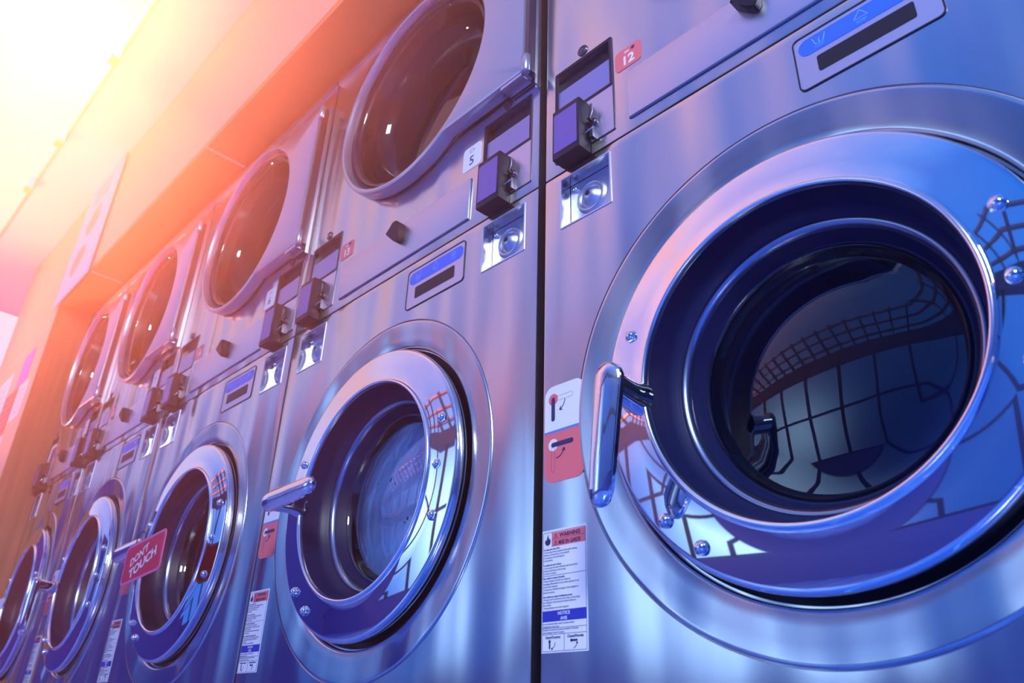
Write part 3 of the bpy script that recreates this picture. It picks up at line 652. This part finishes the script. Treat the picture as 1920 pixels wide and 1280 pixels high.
# banner on the wall over the machines
bn = empty('hanging_banner', (-2.72, -0.150, 1.80))
plate('banner_cloth', [(-0.225, 0.03), (0.235, 0.03), (0.255, 0.655), (-0.190, 0.655)], 0.0, 0.004, LILAC, bn)
bm = bmesh.new()
prism(bm, [(-0.07, 0.13), (-0.11, 0.20), (-0.06, 0.27), (0.02, 0.27), (0.06, 0.21), (0.01, 0.16)], -0.0015, 0)
prism(bm, [(-0.03, 0.33), (-0.06, 0.40), (0.0, 0.46), (0.08, 0.47), (0.10, 0.38), (0.05, 0.34)], -0.0015, 0)
finish(bm, 'banner_symbols', ORSHAPE, bn, smooth=False)
bm = bmesh.new()
for k in range(3): stroke(bm, [(-0.08, 0.53 + 0.035 * k), (0.12, 0.53 + 0.035 * k)], 0.008, -0.0015, 0)
finish(bm, 'banner_lines', ORSHAPE, bn, smooth=False)
tag(bn, 'lilac banner with orange symbols hanging on the peach wall above the machines', 'banner')
# notices on the wall past the last machine
def notice(x0, x1, z0, z1, m, label, lines=True):
    e_ = empty('paper_notice', ((x0 + x1) / 2, -0.1385, z0))
    plate('sheet', rrect(-(x1 - x0) / 2, (x1 - x0) / 2, 0, z1 - z0, 0.002, 1), -0.0010, 0.0012, m, e_)
    if lines:
        bm = bmesh.new()
        for k in range(5): z = (z1 - z0) * (0.2 + 0.15 * k); stroke(bm, [(-(x1 - x0) * 0.35, z), ((x1 - x0) * (0.35 - 0.05 * (k % 3)), z)], 0.004, -0.0016, -0.0008)
        finish(bm, 'printed_lines', GREY, e_, smooth=False)
    tag(e_, label, 'notice', 'paper notices on the wall past the machines')
notice(-3.245, -3.075, 1.530, 1.690, PURPLE, 'small purple paper notice above the others', False)
notice(-3.150, -2.985, 1.330, 1.510, PAPER, 'white paper notice just below the purple one')
notice(-3.640, -3.400, 1.450, 1.660, PAPER, 'white paper notice at the very edge of the picture')
notice(-3.380, -3.180, 1.300, 1.520, REDPAPER, 'red paper notice between the two white ones')
notice(-3.380, -3.150, 1.060, 1.280, PAPER, 'pale notice under the red one')

# far side of the hall: low wall, window frames and glazed roof ribs, seen in the chrome and the glass
YF = -4.6
struct(box('wall_far', -9, 4, YF - 0.15, YF, 0, 0.45, LOWWALL))
struct(box('wall_left', -9.1, -9, YF, 0.9, 0, 2.6, LOWWALL))  # unseen wall, raised to darken reflections in the far washers
n_ = 1
def frame_window(x0, x1, z0, z1, n, nz):
    w_ = empty('window_%d' % n, (0, YF - 0.05, 0)); struct(w_)
    bm = bmesh.new()
    for k in range(4): x = x0 + (x1 - x0) * k / 3; bbox(bm, x - 0.03, x + 0.03, -0.04, 0.04, z0, z1)
    for k in range(nz + 1): z = z0 + (z1 - z0) * k / nz; bbox(bm, x0, x1, -0.03, 0.03, z - 0.03, z + 0.03)
    f_ = finish(bm, 'window_frame', FRAME, w_, smooth=False)
for k in range(5): frame_window(-9 + 2.6 * k, -6.4 + 2.6 * k, 0.45, 2.8, k + 1, 2)
bm = bmesh.new(); bbox(bm, -9, 4, YF - 0.20, YF + 0.05, 2.75, 3.05); struct(finish(bm, 'trim_7', FRAME, smooth=False))
bm = bmesh.new()
for k in range(40): x = -9 + 0.33 * k; r_ = bbox(bm, x - 0.02, x + 0.02, -0.55, 0.55, -0.03, 0.03)
for k in range(4): y = -0.5 + 0.33 * k; bbox(bm, -9, 4, y - 0.02, y + 0.02, -0.08, -0.02)
rf = finish(bm, 'ceiling_glazing_ribs', FRAME, smooth=False); rf.location = (0, YF + 0.35, 3.22); rf.rotation_euler = (math.radians(20), 0, 0); struct(rf)
# added thin haze volume, imitates a warm veiling glow over the view
HZ = bpy.data.materials.new('veil_haze'); HZ.use_nodes = True; t = HZ.node_tree; t.nodes.clear()
v = t.nodes.new('ShaderNodeVolumeScatter'); v.inputs['Color'].default_value = (0.9, 0.9, 0.95, 1); 
tc = t.nodes.new('ShaderNodeTexCoord'); sx_ = t.nodes.new('ShaderNodeSeparateXYZ'); t.links.new(tc.outputs['Object'], sx_.inputs[0])
def ramp_(out, a, b):
    m_ = t.nodes.new('ShaderNodeMapRange'); m_.interpolation_type = 'SMOOTHSTEP'; m_.inputs['From Min'].default_value = a; m_.inputs['From Max'].default_value = b; t.links.new(out, m_.inputs[0]); return m_.outputs[0]
mu = t.nodes.new('ShaderNodeMath'); mu.operation = 'MULTIPLY'; t.links.new(ramp_(sx_.outputs['Z'], -0.15, 1.1), mu.inputs[0]); t.links.new(ramp_(sx_.outputs['X'], 0.85, -0.1), mu.inputs[1]); m3 = t.nodes.new('ShaderNodeMath'); m3.operation = 'MULTIPLY'; t.links.new(mu.outputs[0], m3.inputs[0]); t.links.new(ramp_(sx_.outputs['X'], -1.9, 0.2), m3.inputs[1]); mu = m3
m2 = t.nodes.new('ShaderNodeMath'); m2.operation = 'MULTIPLY'; m2.inputs[1].default_value = 0.30; t.links.new(mu.outputs[0], m2.inputs[0]); t.links.new(m2.outputs[0], v.inputs['Density'])
v.inputs['Anisotropy'].default_value = 0.72
o_ = t.nodes.new('ShaderNodeOutputMaterial'); t.links.new(v.outputs[0], o_.inputs['Volume'])
hz = box('glow_haze', -7.0, 1.2, -1.0, -0.160, 0.03, 2.43, HZ); tag(hz, 'added thin haze filling the hall in front of the machines', 'glow_haze', None, 'stuff')
